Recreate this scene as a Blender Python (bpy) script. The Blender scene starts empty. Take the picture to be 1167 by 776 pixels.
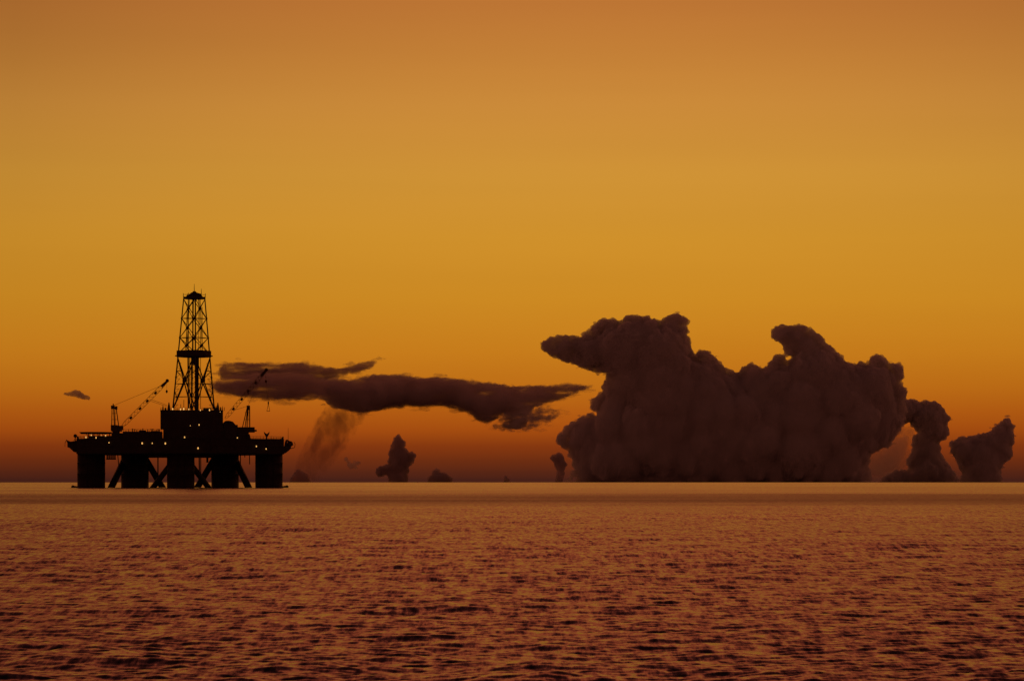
import bpy, bmesh, math, random
import numpy as np
from mathutils import Vector, Matrix

random.seed(7)
S = bpy.context.scene
COL = S.collection
R_EARTH = 6371000.0

# ------------------------------------------------------------------ camera frame
F = 2940.0          # focal length in photo pixels (photo 1167 wide)
CX = 583.5
LEVEL = 546.4       # photo row that looks exactly level
H = 3.61            # camera height above the sea
RIG_Y = 1200.0


def at(px, py, Y):
    return Vector(((px - CX) / F * Y, Y, H + (LEVEL - py) / F * Y))


cam_d = bpy.data.cameras.new('camera')
cam = bpy.data.objects.new('camera', cam_d)
COL.objects.link(cam)
cam.location = (0, 0, H)
cam.rotation_euler = (math.radians(90), 0, 0)
cam_d.sensor_width = 36
cam_d.lens = 36 * F / 1167
cam_d.shift_y = (LEVEL - 388) / 1167
cam_d.clip_start = 0.5
cam_d.clip_end = 200000
S.camera = cam
S.render.resolution_x, S.render.resolution_y = 1024, 680
S.view_settings.view_transform = 'Standard'
S.view_settings.look = 'None'
S.view_settings.exposure = 0
S.view_settings.gamma = 1
S.view_settings.use_curve_mapping = False
S.render.engine = 'CYCLES'
S.cycles.max_bounces = 8
S.cycles.volume_bounces = 8
S.cycles.transparent_max_bounces = 32
S.cycles.use_denoising = True
S.cycles.sample_clamp_indirect = 4
S.render.filter_size = 1.8


def lin(r, g, b):
    def c(v):
        v /= 255.0
        return v / 12.92 if v <= 0.04045 else ((v + 0.055) / 1.055) ** 2.4
    return (c(r), c(g), c(b), 1.0)


# ------------------------------------------------------------------ node helper
class NT:
    def __init__(self, tree):
        self.t = tree
        tree.nodes.clear()

    def n(self, typ, **kw):
        nd = self.t.nodes.new(typ)
        for k, v in kw.items():
            setattr(nd, k, v)
        return nd

    def l(self, a, b):
        self.t.links.new(a, b)

    def _in(self, sock, v):
        if hasattr(v, 'links') or isinstance(v, bpy.types.NodeSocket):
            self.l(v, sock)
        else:
            sock.default_value = v

    def math(self, op, a, b=0.0, clamp=False):
        nd = self.n('ShaderNodeMath', operation=op, use_clamp=clamp)
        self._in(nd.inputs[0], a)
        self._in(nd.inputs[1], b)
        return nd.outputs[0]

    def vmath(self, op, a, b=None, scale=None):
        nd = self.n('ShaderNodeVectorMath', operation=op)
        self._in(nd.inputs[0], a)
        if b is not None:
            self._in(nd.inputs[1], b)
        if scale is not None:
            self._in(nd.inputs[3], scale)
        return nd.outputs[1] if op in ('DOT_PRODUCT', 'LENGTH') else nd.outputs[0]

    def mapr(self, v, a, b, c=0.0, d=1.0, smooth=False):
        nd = self.n('ShaderNodeMapRange', clamp=True)
        if smooth:
            nd.interpolation_type = 'SMOOTHSTEP'
        self._in(nd.inputs[0], v)
        for i, x in enumerate((a, b, c, d)):
            self._in(nd.inputs[1 + i], x)
        return nd.outputs[0]

    def ramp(self, v, stops, interp='LINEAR'):
        nd = self.n('ShaderNodeValToRGB')
        self._in(nd.inputs[0], v)
        cr = nd.color_ramp
        cr.interpolation = interp
        while len(cr.elements) < len(stops):
            cr.elements.new(0.5)
        for e, (p, c) in zip(cr.elements, stops):
            e.position = p
            e.color = c
        return nd.outputs[0]

    def noise(self, vec, scale, detail=3, rough=0.5, color=False, dims='3D'):
        nd = self.n('ShaderNodeTexNoise', noise_dimensions=dims)
        self._in(nd.inputs['Vector'], vec)
        nd.inputs['Scale'].default_value = scale
        nd.inputs['Detail'].default_value = detail
        nd.inputs['Roughness'].default_value = rough
        return nd.outputs[1] if color else nd.outputs[0]

    def mix(self, f, a, b, typ='MIX'):
        nd = self.n('ShaderNodeMix', data_type='RGBA', blend_type=typ)
        self._in(nd.inputs[0], f)
        self._in(nd.inputs[6], a)
        self._in(nd.inputs[7], b)
        return nd.outputs[2]


# ------------------------------------------------------------------ dusk sky (world) and the sunken sun
SUN_AZ = math.radians(2.0)      # to the right of straight ahead
SUN_EL = math.radians(-1.5)
world = bpy.data.worlds.new('World')
S.world = world
world.use_nodes = True
w = NT(world.node_tree)
tc = w.n('ShaderNodeTexCoord')
sep = w.n('ShaderNodeSeparateXYZ')
w.l(tc.outputs['Generated'], sep.inputs[0])
zc, xc, yc = sep.outputs[2], sep.outputs[0], sep.outputs[1]


def el(y):
    t = (LEVEL - y) / F
    return t / math.sqrt(1 + t * t)


# afterglow gradient over elevation; ramp position = sqrt(z) for detail near the horizon
stops = [(546, (70, 32, 23)), (538, (86, 37, 21)), (525, (108, 45, 18)), (508, (134, 56, 16)),
         (490, (164, 76, 16)), (470, (177, 90, 18)), (440, (190, 109, 22)), (400, (199, 124, 27)),
         (340, (204, 137, 34)), (270, (207, 144, 43)), (200, (207, 146, 53)), (120, (203, 138, 57)),
         (50, (194, 125, 53)), (0, (188, 116, 51))]
rs = [(math.sqrt(max(el(y), 0)), lin(*c)) for y, c in stops]
rs += [(math.sqrt(0.24), lin(222, 116, 64)), (math.sqrt(0.30), lin(232, 108, 66)), (math.sqrt(0.38), lin(218, 96, 64)), (math.sqrt(0.55), lin(122, 53, 48)),
       (math.sqrt(.75), lin(54, 27, 28)), (1.0, lin(30, 18, 18))]
zpos = w.math('SQRT', w.math('MAXIMUM', zc, 0.0))
front = w.ramp(zpos, rs)
back = w.ramp(zpos, [(0.0, lin(168, 90, 72)), (0.35, lin(160, 84, 67)), (0.55, lin(92, 47, 38)), (0.75, lin(44, 24, 22)), (1.0, lin(30, 18, 18))])
hl = w.math('SQRT', w.math('ADD', w.math('MULTIPLY', xc, xc), w.math('MULTIPLY', yc, yc)))
cosaz = w.math('DIVIDE', w.math('ADD', w.math('MULTIPLY', xc, math.sin(SUN_AZ)), w.math('MULTIPLY', yc, math.cos(SUN_AZ))),
               w.math('MAXIMUM', hl, 1e-4))
fac = w.mapr(cosaz, 0.35, 0.965, 0, 1, smooth=True)
glow = w.mix(fac, back, front)
# the glow weakens away from the sun's azimuth
side = w.mapr(cosaz, 0.975, 1.0, w.mapr(zc, 0.07, 0.19, 0.92, 0.72), 1.0)
glow = w.vmath('SCALE', glow, scale=side)
# faint uneven dust bands low in the sky
st = w.n('ShaderNodeMapping')
st.inputs['Scale'].default_value = (3.0, 3.0, 60.0)
w.l(tc.outputs['Generated'], st.inputs[0])
band = w.mapr(w.noise(st.outputs[0], 1.0, 3, 0.5), 0.3, 0.7, 0.985, 1.015)
glow = w.vmath('SCALE', glow, scale=band)
sky = w.n('ShaderNodeTexSky', sky_type='NISHITA')
sky.sun_disc = False
sky.sun_elevation = SUN_EL
sky.sun_rotation = SUN_AZ
sky.dust_density = 4.0
skyc = w.vmath('SCALE', sky.outputs[0], scale=0.004)
tot = w.vmath('ADD', glow, skyc)
bg = w.n('ShaderNodeBackground')
w.l(tot, bg.inputs[0])
bg.inputs[1].default_value = 1.0
wo = w.n('ShaderNodeOutputWorld')
w.l(bg.outputs[0], wo.inputs[0])

sl = bpy.data.lights.new('sun', 'SUN')
sl.energy = 0.02
sl.angle = math.radians(2)
sl.color = (1.0, 0.55, 0.2)
so = bpy.data.objects.new('sun', sl)
COL.objects.link(so)
d = Vector((math.sin(SUN_AZ) * math.cos(SUN_EL), math.cos(SUN_AZ) * math.cos(SUN_EL), math.sin(SUN_EL)))
so.rotation_euler = d.to_track_quat('Z', 'Y').to_euler()


# ------------------------------------------------------------------ materials
def mat(name):
    m = bpy.data.materials.new(name)
    m.use_nodes = True
    return m, NT(m.node_tree)


def steel(name, c, rough=0.6, var=0.35):
    m, t = mat(name)
    g = t.n('ShaderNodeTexCoord')
    n1 = t.noise(g.outputs['Object'], 0.35, 5, 0.6)
    n2 = t.noise(g.outputs['Object'], 2.5, 3, 0.6)
    dark = tuple(x * (1 - var) for x in c) + (1,)
    rust = (c[0] * 1.1 + 0.02, c[1] * 0.8 + 0.006, c[2] * 0.6, 1)
    colr = t.mix(t.mapr(n1, 0.35, 0.65), tuple(c) + (1,), dark)
    colr = t.mix(t.mapr(n2, 0.6, 0.75, 0, 0.6), colr, rust)
    p = t.n('ShaderNodeBsdfPrincipled')
    t.l(colr, p.inputs['Base Color'])
    p.inputs['Roughness'].default_value = rough
    p.inputs['Specular IOR Level'].default_value = 0.12
    o = t.n('ShaderNodeOutputMaterial')
    t.l(p.outputs[0], o.inputs[0])
    return m


M_HULL = steel('weathered_hull_paint', (0.045, 0.035, 0.03))
M_DECK = steel('deck_steel', (0.055, 0.045, 0.04))
M_TRUSS = steel('truss_steel', (0.06, 0.045, 0.035))
M_CRANE = steel('crane_paint', (0.09, 0.05, 0.02))
M_CABLE = steel('wire_rope', (0.04, 0.035, 0.03))
M_BOAT = steel('lifeboat_paint', (0.11, 0.045, 0.015))


def lamp_mat():
    m, t = mat('lit_lamp_glass')
    e = t.n('ShaderNodeEmission')
    e.inputs[0].default_value = (1.0, 0.5, 0.13, 1)
    e.inputs[1].default_value = 1.0
    o = t.n('ShaderNodeOutputMaterial')
    t.l(e.outputs[0], o.inputs[0])
    return m


M_LAMP = lamp_mat()


# ------------------------------------------------------------------ mesh builder
class MB:
    def __init__(self):
        self.v, self.f = [], []

    def add(self, vs, fs):
        b = len(self.v)
        self.v += [tuple(x) for x in vs]
        self.f += [tuple(b + i for i in f) for f in fs]

    def hexa(self, lo4, hi4):
        self.add(list(lo4) + list(hi4), [(3, 2, 1, 0), (4, 5, 6, 7), (0, 1, 5, 4), (1, 2, 6, 5), (2, 3, 7, 6), (3, 0, 4, 7)])

    def box(self, x0, x1, y0, y1, z0, z1):
        self.hexa([(x0, y0, z0), (x1, y0, z0), (x1, y1, z0), (x0, y1, z0)], [(x0, y0, z1), (x1, y0, z1), (x1, y1, z1), (x0, y1, z1)])

    def tube(self, a, b, r0, r1=None, n=8, caps=True):
        a, b = Vector(a), Vector(b)
        r1 = r0 if r1 is None else r1
        ax = (b - a).normalized()
        u = ax.orthogonal().normalized()
        v = ax.cross(u)
        vs = []
        for c, r in ((a, r0), (b, r1)):
            for i in range(n):
                t = 2 * math.pi * i / n
                vs.append(c + (u * math.cos(t) + v * math.sin(t)) * r)
        fs = [(i, (i + 1) % n, n + (i + 1) % n, n + i) for i in range(n)]
        if caps:
            fs += [tuple(range(n - 1, -1, -1)), tuple(range(n, 2 * n))]
        self.add(vs, fs)

    def lathe(self, c, prof, n=32):
        c = Vector(c)
        vs, fs = [], []
        for r, z in prof:
            for i in range(n):
                t = 2 * math.pi * i / n
                vs.append(c + Vector((r * math.cos(t), r * math.sin(t), z)))
        for k in range(len(prof) - 1):
            for i in range(n):
                fs.append((k * n + i, k * n + (i + 1) % n, (k + 1) * n + (i + 1) % n, (k + 1) * n + i))
        fs.append(tuple(range(n - 1, -1, -1)))
        m = (len(prof) - 1) * n
        fs.append(tuple(range(m, m + n)))
        self.add(vs, fs)

    def prism(self, poly, z0, z1):
        n = len(poly)
        vs = [(x, y, z0) for x, y in poly] + [(x, y, z1) for x, y in poly]
        fs = [tuple(range(n - 1, -1, -1)), tuple(range(n, 2 * n))] + [(i, (i + 1) % n, n + (i + 1) % n, n + i) for i in range(n)]
        self.add(vs, fs)

    def side_prism(self, poly, y0, y1):     # polygon in x-z, extruded along y
        n = len(poly)
        vs = [(x, y0, z) for x, z in poly] + [(x, y1, z) for x, z in poly]
        fs = [tuple(range(n)), tuple(range(2 * n - 1, n - 1, -1))] + [((i + 1) % n, i, n + i, n + (i + 1) % n) for i in range(n)]
        self.add(vs, fs)

    def ball(self, c, r, sz=1.0, n=12, k=8):
        prof = [(max(r * math.sin(math.pi * j / k), r * 0.02), -r * sz * math.cos(math.pi * j / k)) for j in range(k + 1)]
        self.lathe(c, prof, n)

    def build(self, name, m, parent=None, smooth=False):
        me = bpy.data.meshes.new(name)
        me.from_pydata(self.v, [], self.f)
        bm = bmesh.new()
        bm.from_mesh(me)
        bmesh.ops.recalc_face_normals(bm, faces=bm.faces)
        bm.to_mesh(me)
        bm.free()
        me.materials.append(m)
        if smooth:
            me.polygons.foreach_set('use_smooth', [True] * len(me.polygons))
        o = bpy.data.objects.new(name, me)
        COL.objects.link(o)
        o.parent = parent
        return o


def tag(o, label=None, cat=None, group=None, kind=None):
    if label:
        o['label'] = label
    if cat:
        o['category'] = cat
    if group:
        o['group'] = group
    if kind:
        o['kind'] = kind


# ------------------------------------------------------------------ drilling rig
rig = bpy.data.objects.new('drilling_rig', None)
COL.objects.link(rig)
tag(rig, 'dark drilling rig with tall lattice derrick and lit lamps, standing on five columns in sea', 'oil rig')
RX = (206 - CX) / F * RIG_Y
RZ = -RIG_Y ** 2 / (2 * R_EARTH)
rig.location = (RX, RIG_Y, RZ)


# the rig faces the camera squarely: its own y axis points straight away from the viewer
FWD = Vector((RX, RIG_Y)).normalized()
RDIST = math.hypot(RX, RIG_Y)
rig.rotation_euler = (0, 0, math.atan2(-FWD.x, FWD.y))


def P(px, py, d=0.0):
    qx, qy = (px - CX) / F, 1.0
    t = (d + RDIST) / (qx * FWD.x + qy * FWD.y)
    return Vector((t * (qx * FWD.y - qy * FWD.x), d, H + (LEVEL - py) / F * t - RZ))


def pbox(mb, px0, px1, py0, py1, d0, d1):
    m = d0      # measured on the face towards the camera
    a, b = P(px0, py1, m), P(px1, py0, m)
    mb.box(a.x, b.x, d0, d1, a.z, b.z)


U = RIG_Y / F                                                   # metres per photo pixel
COLS = [(104, -6), (153.8, 26), (206, -33), (256.5, 26), (306.5, -6)]
TOPS = [515, 516, 516, 516, 515]


# front edge of the deck
def front_d(x):
    x = abs(x)
    return -43 if x < 14 else -43 + 26 * min((x - 14) / 34, 1)


# columns
for (px, d), tp in zip(COLS, TOPS):
    mb = MB()
    c = P(px, 555, d)
    c.z = 0
    r = 15.6 * U * (1 + d / RIG_Y)
    zt = P(px, tp, d).z + 1.5
    prof = [(r, -22), (r, -1.0), (r + .12, -0.9), (r + .12, -0.2), (r, -0.1)]
    for q in (0.35, 0.62):
        prof += [(r, zt * q), (r + .1, zt * q + .05), (r + .1, zt * q + .45), (r, zt * q + .5)]
    prof += [(r, zt)]
    mb.lathe(c, prof, 40)
    colo = mb.build('column', M_HULL, rig, True)
    # ladder and pipe runs up the column
    mb = MB()
    for k in (-0.25, 0.3):
        a = -math.pi / 2 + k
        mb.tube(c + Vector((math.cos(a) * (r + .3), math.sin(a) * (r + .3), -4)),
                c + Vector((math.cos(a) * (r + .3), math.sin(a) * (r + .3), zt - 1.6)), .18)
    mb.build('pipe', M_CABLE, colo)

# pontoon ring under water, with the two anchor racks that show at the waterline
mb = MB()
ring = [0, 1, 3, 4, 2]
for i in range(5):
    a, b = COLS[ring[i]], COLS[ring[(i + 1) % 5]]
    p0, p1 = P(a[0], 555, a[1]), P(b[0], 555, b[1])
    p0.z = p1.z = -18
    mb.tube(p0, p1, 4.2, n=16)
mb.build('pontoon', M_HULL, rig)
for px, d, s in ((84.8, -6, -1), (325.2, -6, 1)):
    mb = MB()
    c = P(px, 555, d)
    mb.tube((c.x + s * -1.6, d, -.3), (c.x + s * .7, d, .25), 1.0, .75, 10)
    mb.ball((c.x + s * .7, d, .35), .8)
    mb.tube((c.x - s * .3, d - .5, -5), (c.x - s * .3, d - .5, 0), .3)
    mb.build('anchor_rack', M_HULL, rig)


# braces
def brace(p, q, r=3.3):
    mb = MB()
    a, b = P(*p), P(*q)
    e = a + (b - a) * 1.35
    mb.tube(a - (b - a) * .22, e, r * U, r * U, 16)
    mb.build('brace', M_HULL, rig, True)


brace((139.5, 529, 24), (127, 555, 2), 3.9)
brace((168.3, 527, 26), (185.5, 556, 26), 3.7)
brace((241.7, 527, 26), (224.5, 556, 26), 3.7)
brace((270.6, 529, 24), (283, 555, 2), 3.9)
brace((191.5, 533, -31), (174, 556, -18), 3.2)
brace((220.5, 533, -31), (238, 556, -18), 3.2)

# pipes and hanging gear under the deck
for (x, y0, x1, y1, d, r) in ((180, 518, 180, 542, 5, .28), (227, 519, 227.3, 546, 5, .3), (228.8, 519, 228.8, 546, 8, .22), (236.3, 519, 236.3, 527, 8, .5),
                              (274, 515, 274, 530, 4, .22), (284.3, 515, 284.5, 529, 2, .2), (134, 516, 135.6, 534, 2, .2), (279, 515, 279, 521, 0, .2)):
    mb = MB()
    mb.tube(P(x, y0, d), P(x1, y1, d), r)
    mb.build('riser_pipe', M_CABLE, rig)
for k, x in enumerate((122.2, 124.4, 126.6, 128.8, 131)):
    mb = MB()
    mb.tube(P(x, 516, 0), P(x, 523.5 - (k == 2) * .8, 0), .36)
    mb.tube(P(x, 522.4, 0), P(x, 523.6, 0), .5)
    mb.build('anchor_chain', M_CABLE, rig)

# deck hull
mb = MB()
zb, zt = P(206, 517.4, -43).z, P(206, 499, -43).z
k = 1.0
hull = [(-47.2, -17), (-14, -43), (14, -43), (47.2, -17), (47.2, 6), (27, 35), (-27, 35), (-47.2, 6)]
mb.prism(hull, zb + .3, zt)
inner = [(x * .93, y * .92) for x, y in hull]
mb.prism(inner, zb, zb + .3)
for a, b in zip(hull, hull[1:] + hull[:1]):       # rubbing strakes round the edge
    for zz in (zb + .6, (zb + zt) / 2, zt - .2):
        mb.tube((*a, zz), (*b, zz), .14, n=6)
mb.build('deck', M_HULL, rig)
# deeper box girder amidships
mb = MB()
pbox(mb, 168, 243, 517.0, 520.4, -34, 24)
mb.build('girder', M_HULL, rig)


# guard rails along the deck edge
def rail(name, pts, h=1.15, step=2.0, parent=rig):
    mb = MB()
    for a, b in zip(pts, pts[1:]):
        a, b = Vector(a), Vector(b)
        L = (b - a).length
        n = max(1, int(L / step))
        for i in range(n + 1):
            p = a.lerp(b, i / n)
            mb.tube(p, p + Vector((0, 0, h)), .05, n=5)
        for z in (h * .5, h):
            mb.tube(a + Vector((0, 0, z)), b + Vector((0, 0, z)), .045, n=5)
    return mb.build(name, M_TRUSS, parent)


rail('railing', [(-47, -16.8, zt), (-14, -42.8, zt), (14, -42.8, zt), (47, -16.8, zt)])
rail('railing', [(47, -16.8, zt), (47, 6, zt), (27, 34.8, zt), (-27, 34.8, zt), (-47, 6, zt), (-47, -16.8, zt)])


def house(name, px0, px1, py0, py1, d0, d1, m=M_DECK, steps=()):
    mb = MB()
    pbox(mb, px0, px1, py0, py1, d0, d1)
    for s in steps:
        pbox(mb, *s)
    # rolled top edge
    a, b = P(px0, py0, d0), P(px1, py0, d0)
    mb.box(a.x - .12, b.x + .12, d0 - .12, d1 + .12, a.z - .35, a.z - .1)
    return mb.build(name, m, rig)


# left: quarters under the helideck, side platform
house('quarters_block', 96.5, 127, 499, 506, -16, 8)
house('quarters_block', 101.5, 127, 496.5, 499.4, -14, 8)
mb = MB()
hc = P(109.3, 493, -8)
rr = 17.9 * U
octo = [(hc.x + rr * math.cos(t) * 1.02, -8 + rr * math.sin(t) * 1.0) for t in [math.pi / 8 + i * math.pi / 4 for i in range(8)]]
mb.prism(octo, hc.z - .55, hc.z + .1)
octo2 = [(hc.x + rr * 1.09 * math.cos(t), -8 + rr * 1.07 * math.sin(t)) for t in [math.pi / 8 + i * math.pi / 4 for i in range(8)]]
for a, b in zip(octo2, octo2[1:] + octo2[:1]):
    mb.tube((*a, hc.z + .15), (*b, hc.z + .15), .09, n=6)
for a, b in zip(octo, octo2):
    mb.tube((*a, hc.z - .3), (*b, hc.z + .15), .08, n=6)
hd = mb.build('helideck', M_DECK, rig)
for x in (101, 107, 113, 120, 125):
    for dd in (-13, -3, 4):
        mb = MB()
        mb.tube(P(x, 493.6, dd), P(x, 501, dd), .22)
        mb.build('post', M_TRUSS, hd)
for dd in (-13, -3):
    for x in (98, 104, 110, 116):
        mb = MB()
        mb.tube(P(x, 493.8, dd), P(x + 4, 499, dd), .13, n=6)
        mb.build('strut', M_TRUSS, hd)
mb = MB()
d0 = -14
q = [P(*p, d0) for p in ((76.6, 501.6), (80, 503), (84, 502.6), (87.5, 501.8), (90.5, 500.3), (97, 500.3), (97, 517), (89.5, 516), (84, 514.8), (79.5, 510.5), (76.8, 509.5))]
mb.side_prism([(p.x, p.z) for p in q], d0, 2)
mb.build('side_platform', M_DECK, rig)
mb = MB()
a = P(85.8, 496.6, -12)
mb.ball(a, .85)
mb.tube(P(85.8, 503, -12), P(85.8, 497, -12), .2)
mb.tube(P(83.9, 502.8, -12), P(85.8, 498.5, -12), .09, n=5)
mb.build('radome', M_DECK, rig)
mb = MB()                                           # davit on the platform's outer end
mb.tube(P(76.8, 504, -10), P(75.9, 501, -10), .2)
mb.tube(P(75.9, 501, -10), P(74.2, 504.5, -10), .13)
mb.tube(P(74.2, 504.5, -10), P(74.0, 509, -10), .09)
mb.build('davit', M_CRANE, rig)

# block between the crane and the drill floor
house('engine_house', 140, 184.5, 491.6, 505, -18, 16)
house('engine_house', 127, 142, 493.4, 505, -16, 12)
house('vent_house', 158.5, 166, 490.3, 492.5, -12, 2)
house('vent_house', 172, 181, 490.9, 492.5, -14, 4)
rng = random.Random(3)
for x in (143.5, 146.8, 150.8, 153.5, 155.8, 160.5, 162.8, 168.2, 169.9, 172.3, 174.2, 176.6, 178.4, 180.3, 181.9):
    mb = MB()
    h = rng.uniform(1.0, 2.6)
    base = P(x, 492.3, -10 + rng.uniform(-5, 6))
    top = base + Vector((0, 0, (h + (x in (150.8, 162.8)) * 1.6) * U * 1.35))
    mb.tube(base, top, rng.uniform(.1, .22), n=6)
    if rng.random() < .4:
        mb.tube(top - Vector((.45, 0, 0.1)), top + Vector((.45, 0, -0.1)), .13, n=6)
    mb.build('vent_pipe', M_TRUSS, rig)
rail('railing', [P(141, 491.6, -18), P(184, 491.6, -18)])

# drill floor block
house('drill_floor', 182.8, 254.2, 467.2, 488, -15, 15, steps=[(186, 255, 488, 506, -15, 15), (231.8, 241, 465, 468, -10, 4)])
for x0, x1 in ((183, 197), (199, 216), (230, 253.5)):
    mb = MB()
    for i in range(int((x1 - x0) / 3) + 1):
        p = P(x0 + i * 3, 467.2, -15)
        mb.tube(p, p + Vector((0, 0, 1.1)), .06, n=5)
    mb.tube(P(x0, 464.7, -15), P(x1, 464.7, -15), .06, n=5)
    mb.tube(P(x0, 466, -15), P(x1, 466, -15), .06, n=5)
    mb.build('railing', M_TRUSS, rig)
for x, y, wd in ((192.5, 458.6, 1.7), (248.3, 458.8, 1.6), (185.7, 461.6, .8), (251.4, 463.4, .9), (253.6, 462.6, .5), (188.6, 464.2, 1.2), (244.8, 462.8, 1.1), (219, 463.8, 1.0), (246.3, 462, .7)):
    mb = MB()
    mb.tube(P(x, 467.6, -11), P(x, y + (467 - y) * .45, -11), wd * U, wd * U * .75, n=8)
    mb.tube(P(x, y + (467 - y) * .45, -11), P(x, y, -11), wd * U * .7, wd * U * .25, n=8)
    mb.build('exhaust_stack', M_TRUSS, rig)
for x, y in ((209.5, 455.5), (206, 460.5), (255.6, 464)):
    mb = MB()
    mb.tube(P(x, 468, -8), P(x, y, -8), .13, n=6)
    mb.build('antenna', M_TRUSS, rig)

# right of the drill floor
mb = MB()
d0 = -14
prof = ((255, 506), (255, 481), (257, 479.4), (261, 479.2), (265.5, 480.4), (268.5, 484), (271.2, 488.5), (272.6, 493), (273, 506))
q = [P(*p, d0) for p in prof]
mb.side_prism([(p.x, p.z) for p in q], d0, 10)
mb.build('mud_house', M_DECK, rig)
house('deck_store', 272, 283, 492, 506, -16, 8)
mb = MB()
q = [P(*p, -19) for p in ((282.5, 506), (282.5, 494.5), (284.6, 494.6), (285.6, 499.3), (287.6, 500.2), (289.4, 502.6), (292, 502.6), (293.4, 503.6), (296, 502.4), (300.5, 502.4), (303, 505.2), (308.3, 506.2), (308.3, 508))]
mb.side_prism([(p.x, p.z) for p in q], -19, 6)
mb.build('deck_store', M_DECK, rig)
house('winch_house', 308.6, 317.4, 501.8, 508.5, -17, 4)
mb = MB()
q = [P(*p, -17) for p in ((316.8, 509), (316.8, 503.2), (318.6, 500.2), (320.8, 499.4), (322, 504), (323, 508.8), (324.6, 509))]
mb.side_prism([(p.x, p.z) for p in q], -17, 2)
mb.build('winch_house', M_DECK, rig)
# overhanging platform with lifeboat at the right end
mb = MB()
q = [P(*p, -16) for p in ((318, 518), (318, 508.2), (331, 508.2), (332, 510.5), (329, 513.6), (325.5, 516.2), (321.5, 516.6))]
mb.side_prism([(p.x, p.z) for p in q], -16, 0)
mb.build('side_platform', M_DECK, rig)
mb = MB()
c = P(329.6, 506.6, -10)
n = 14
for k in range(n):
    pass
prof = [(.05, -4.2), (.7, -3.9), (1.15, -3), (1.4, -1.2), (1.45, 0), (1.4, 1.4), (1.1, 3), (.7, 3.9), (.05, 4.2)]
vs, fs = [], []
for r, yy in prof:
    for i in range(12):
        t = 2 * math.pi * i / 12
        vs.append((c.x + r * 1.05 * math.cos(t), c.y + yy, c.z + r * 0.85 * math.sin(t)))
for kk in range(len(prof) - 1):
    for i in range(12):
        fs.append((kk * 12 + i, kk * 12 + (i + 1) % 12, (kk + 1) * 12 + (i + 1) % 12, (kk + 1) * 12 + i))
mb.add(vs, fs)
mb.box(c.x - .7, c.x + .7, c.y + 1, c.y + 2.8, c.z + .9, c.z + 1.7)
mb.build('lifeboat', M_BOAT, rig, True)
for dd in (-13.5, -6.5):
    mb = MB()
    for a, b, r in (((325.4, 508.4), (326, 503), .55), ((326, 503), (327, 501.3), .5), ((327, 501.3), (329.6, 503.2), .35), ((329.6, 503.2), (332.8, 504), .4), ((332.8, 504), (333.6, 507.5), .3),
                    ((335, 503.5), (336.4, 506), .12), ((336.4, 506), (335.6, 510), .12), ((335.6, 510), (331.5, 511), .12)):
        mb.tube(P(*a, dd), P(*b, dd), r, n=8)
    mb.build('davit', M_CRANE, rig)
mb = MB()
mb.tube(P(328.4, 504, -12), P(328.4, 487.5, -12), .1, .06, n=6)
mb.build('antenna', M_TRUSS, rig)
mb = MB()
mb.tube(P(309.5, 502, -12), P(309.5, 496.5, -12), .08, .05, n=6)
mb.build('antenna', M_TRUSS, rig)
# forked mast
mb = MB()
mb.tube(P(303.9, 506.5, -17), P(303.9, 496, -17), .36, .3)
mb.add([P(302.2, 495.6, -17.8), P(305.6, 495.6, -17.8), P(305.6, 495.6, -16.2), P(302.2, 495.6, -16.2)], [(0, 1, 2, 3)])
q = [P(*p, -17.8) for p in ((303, 497.6), (301.2, 494.2), (300.8, 491.6), (302.4, 493.4), (304, 494.4), (305.6, 493.4), (307.2, 491.4), (306.8, 494.4), (305, 497.6))]
mb.side_prism([(p.x, p.z) for p in q], -17.8, -16.2)
mb.build('forked_mast', M_TRUSS, rig)

# ------------------------------------------------------------------ derrick (a part; its members are sub-parts)
der = bpy.data.objects.new('derrick', None)
COL.objects.link(der)
der.parent = rig
# half diagonals in photo pixels by row
def hd_at(y):
    return 12.1 + (y - 341) * (23.6 - 12.1) / (467 - 341)


def cx_at(y):
    return 221.4 + (y - 341) * (-0.8) / 126


PHI = math.radians(5)
CORN = [math.pi + PHI, -math.pi / 2 + PHI, PHI, math.pi / 2 + PHI]      # left, front, right, back


def K(i, y, s=1.0):
    """corner i of the derrick at photo row y"""
    c = P(cx_at(y), y, 0)
    r = hd_at(y) * U * s
    return Vector((c.x + r * math.cos(CORN[i]), r * math.sin(CORN[i]), c.z))


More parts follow.
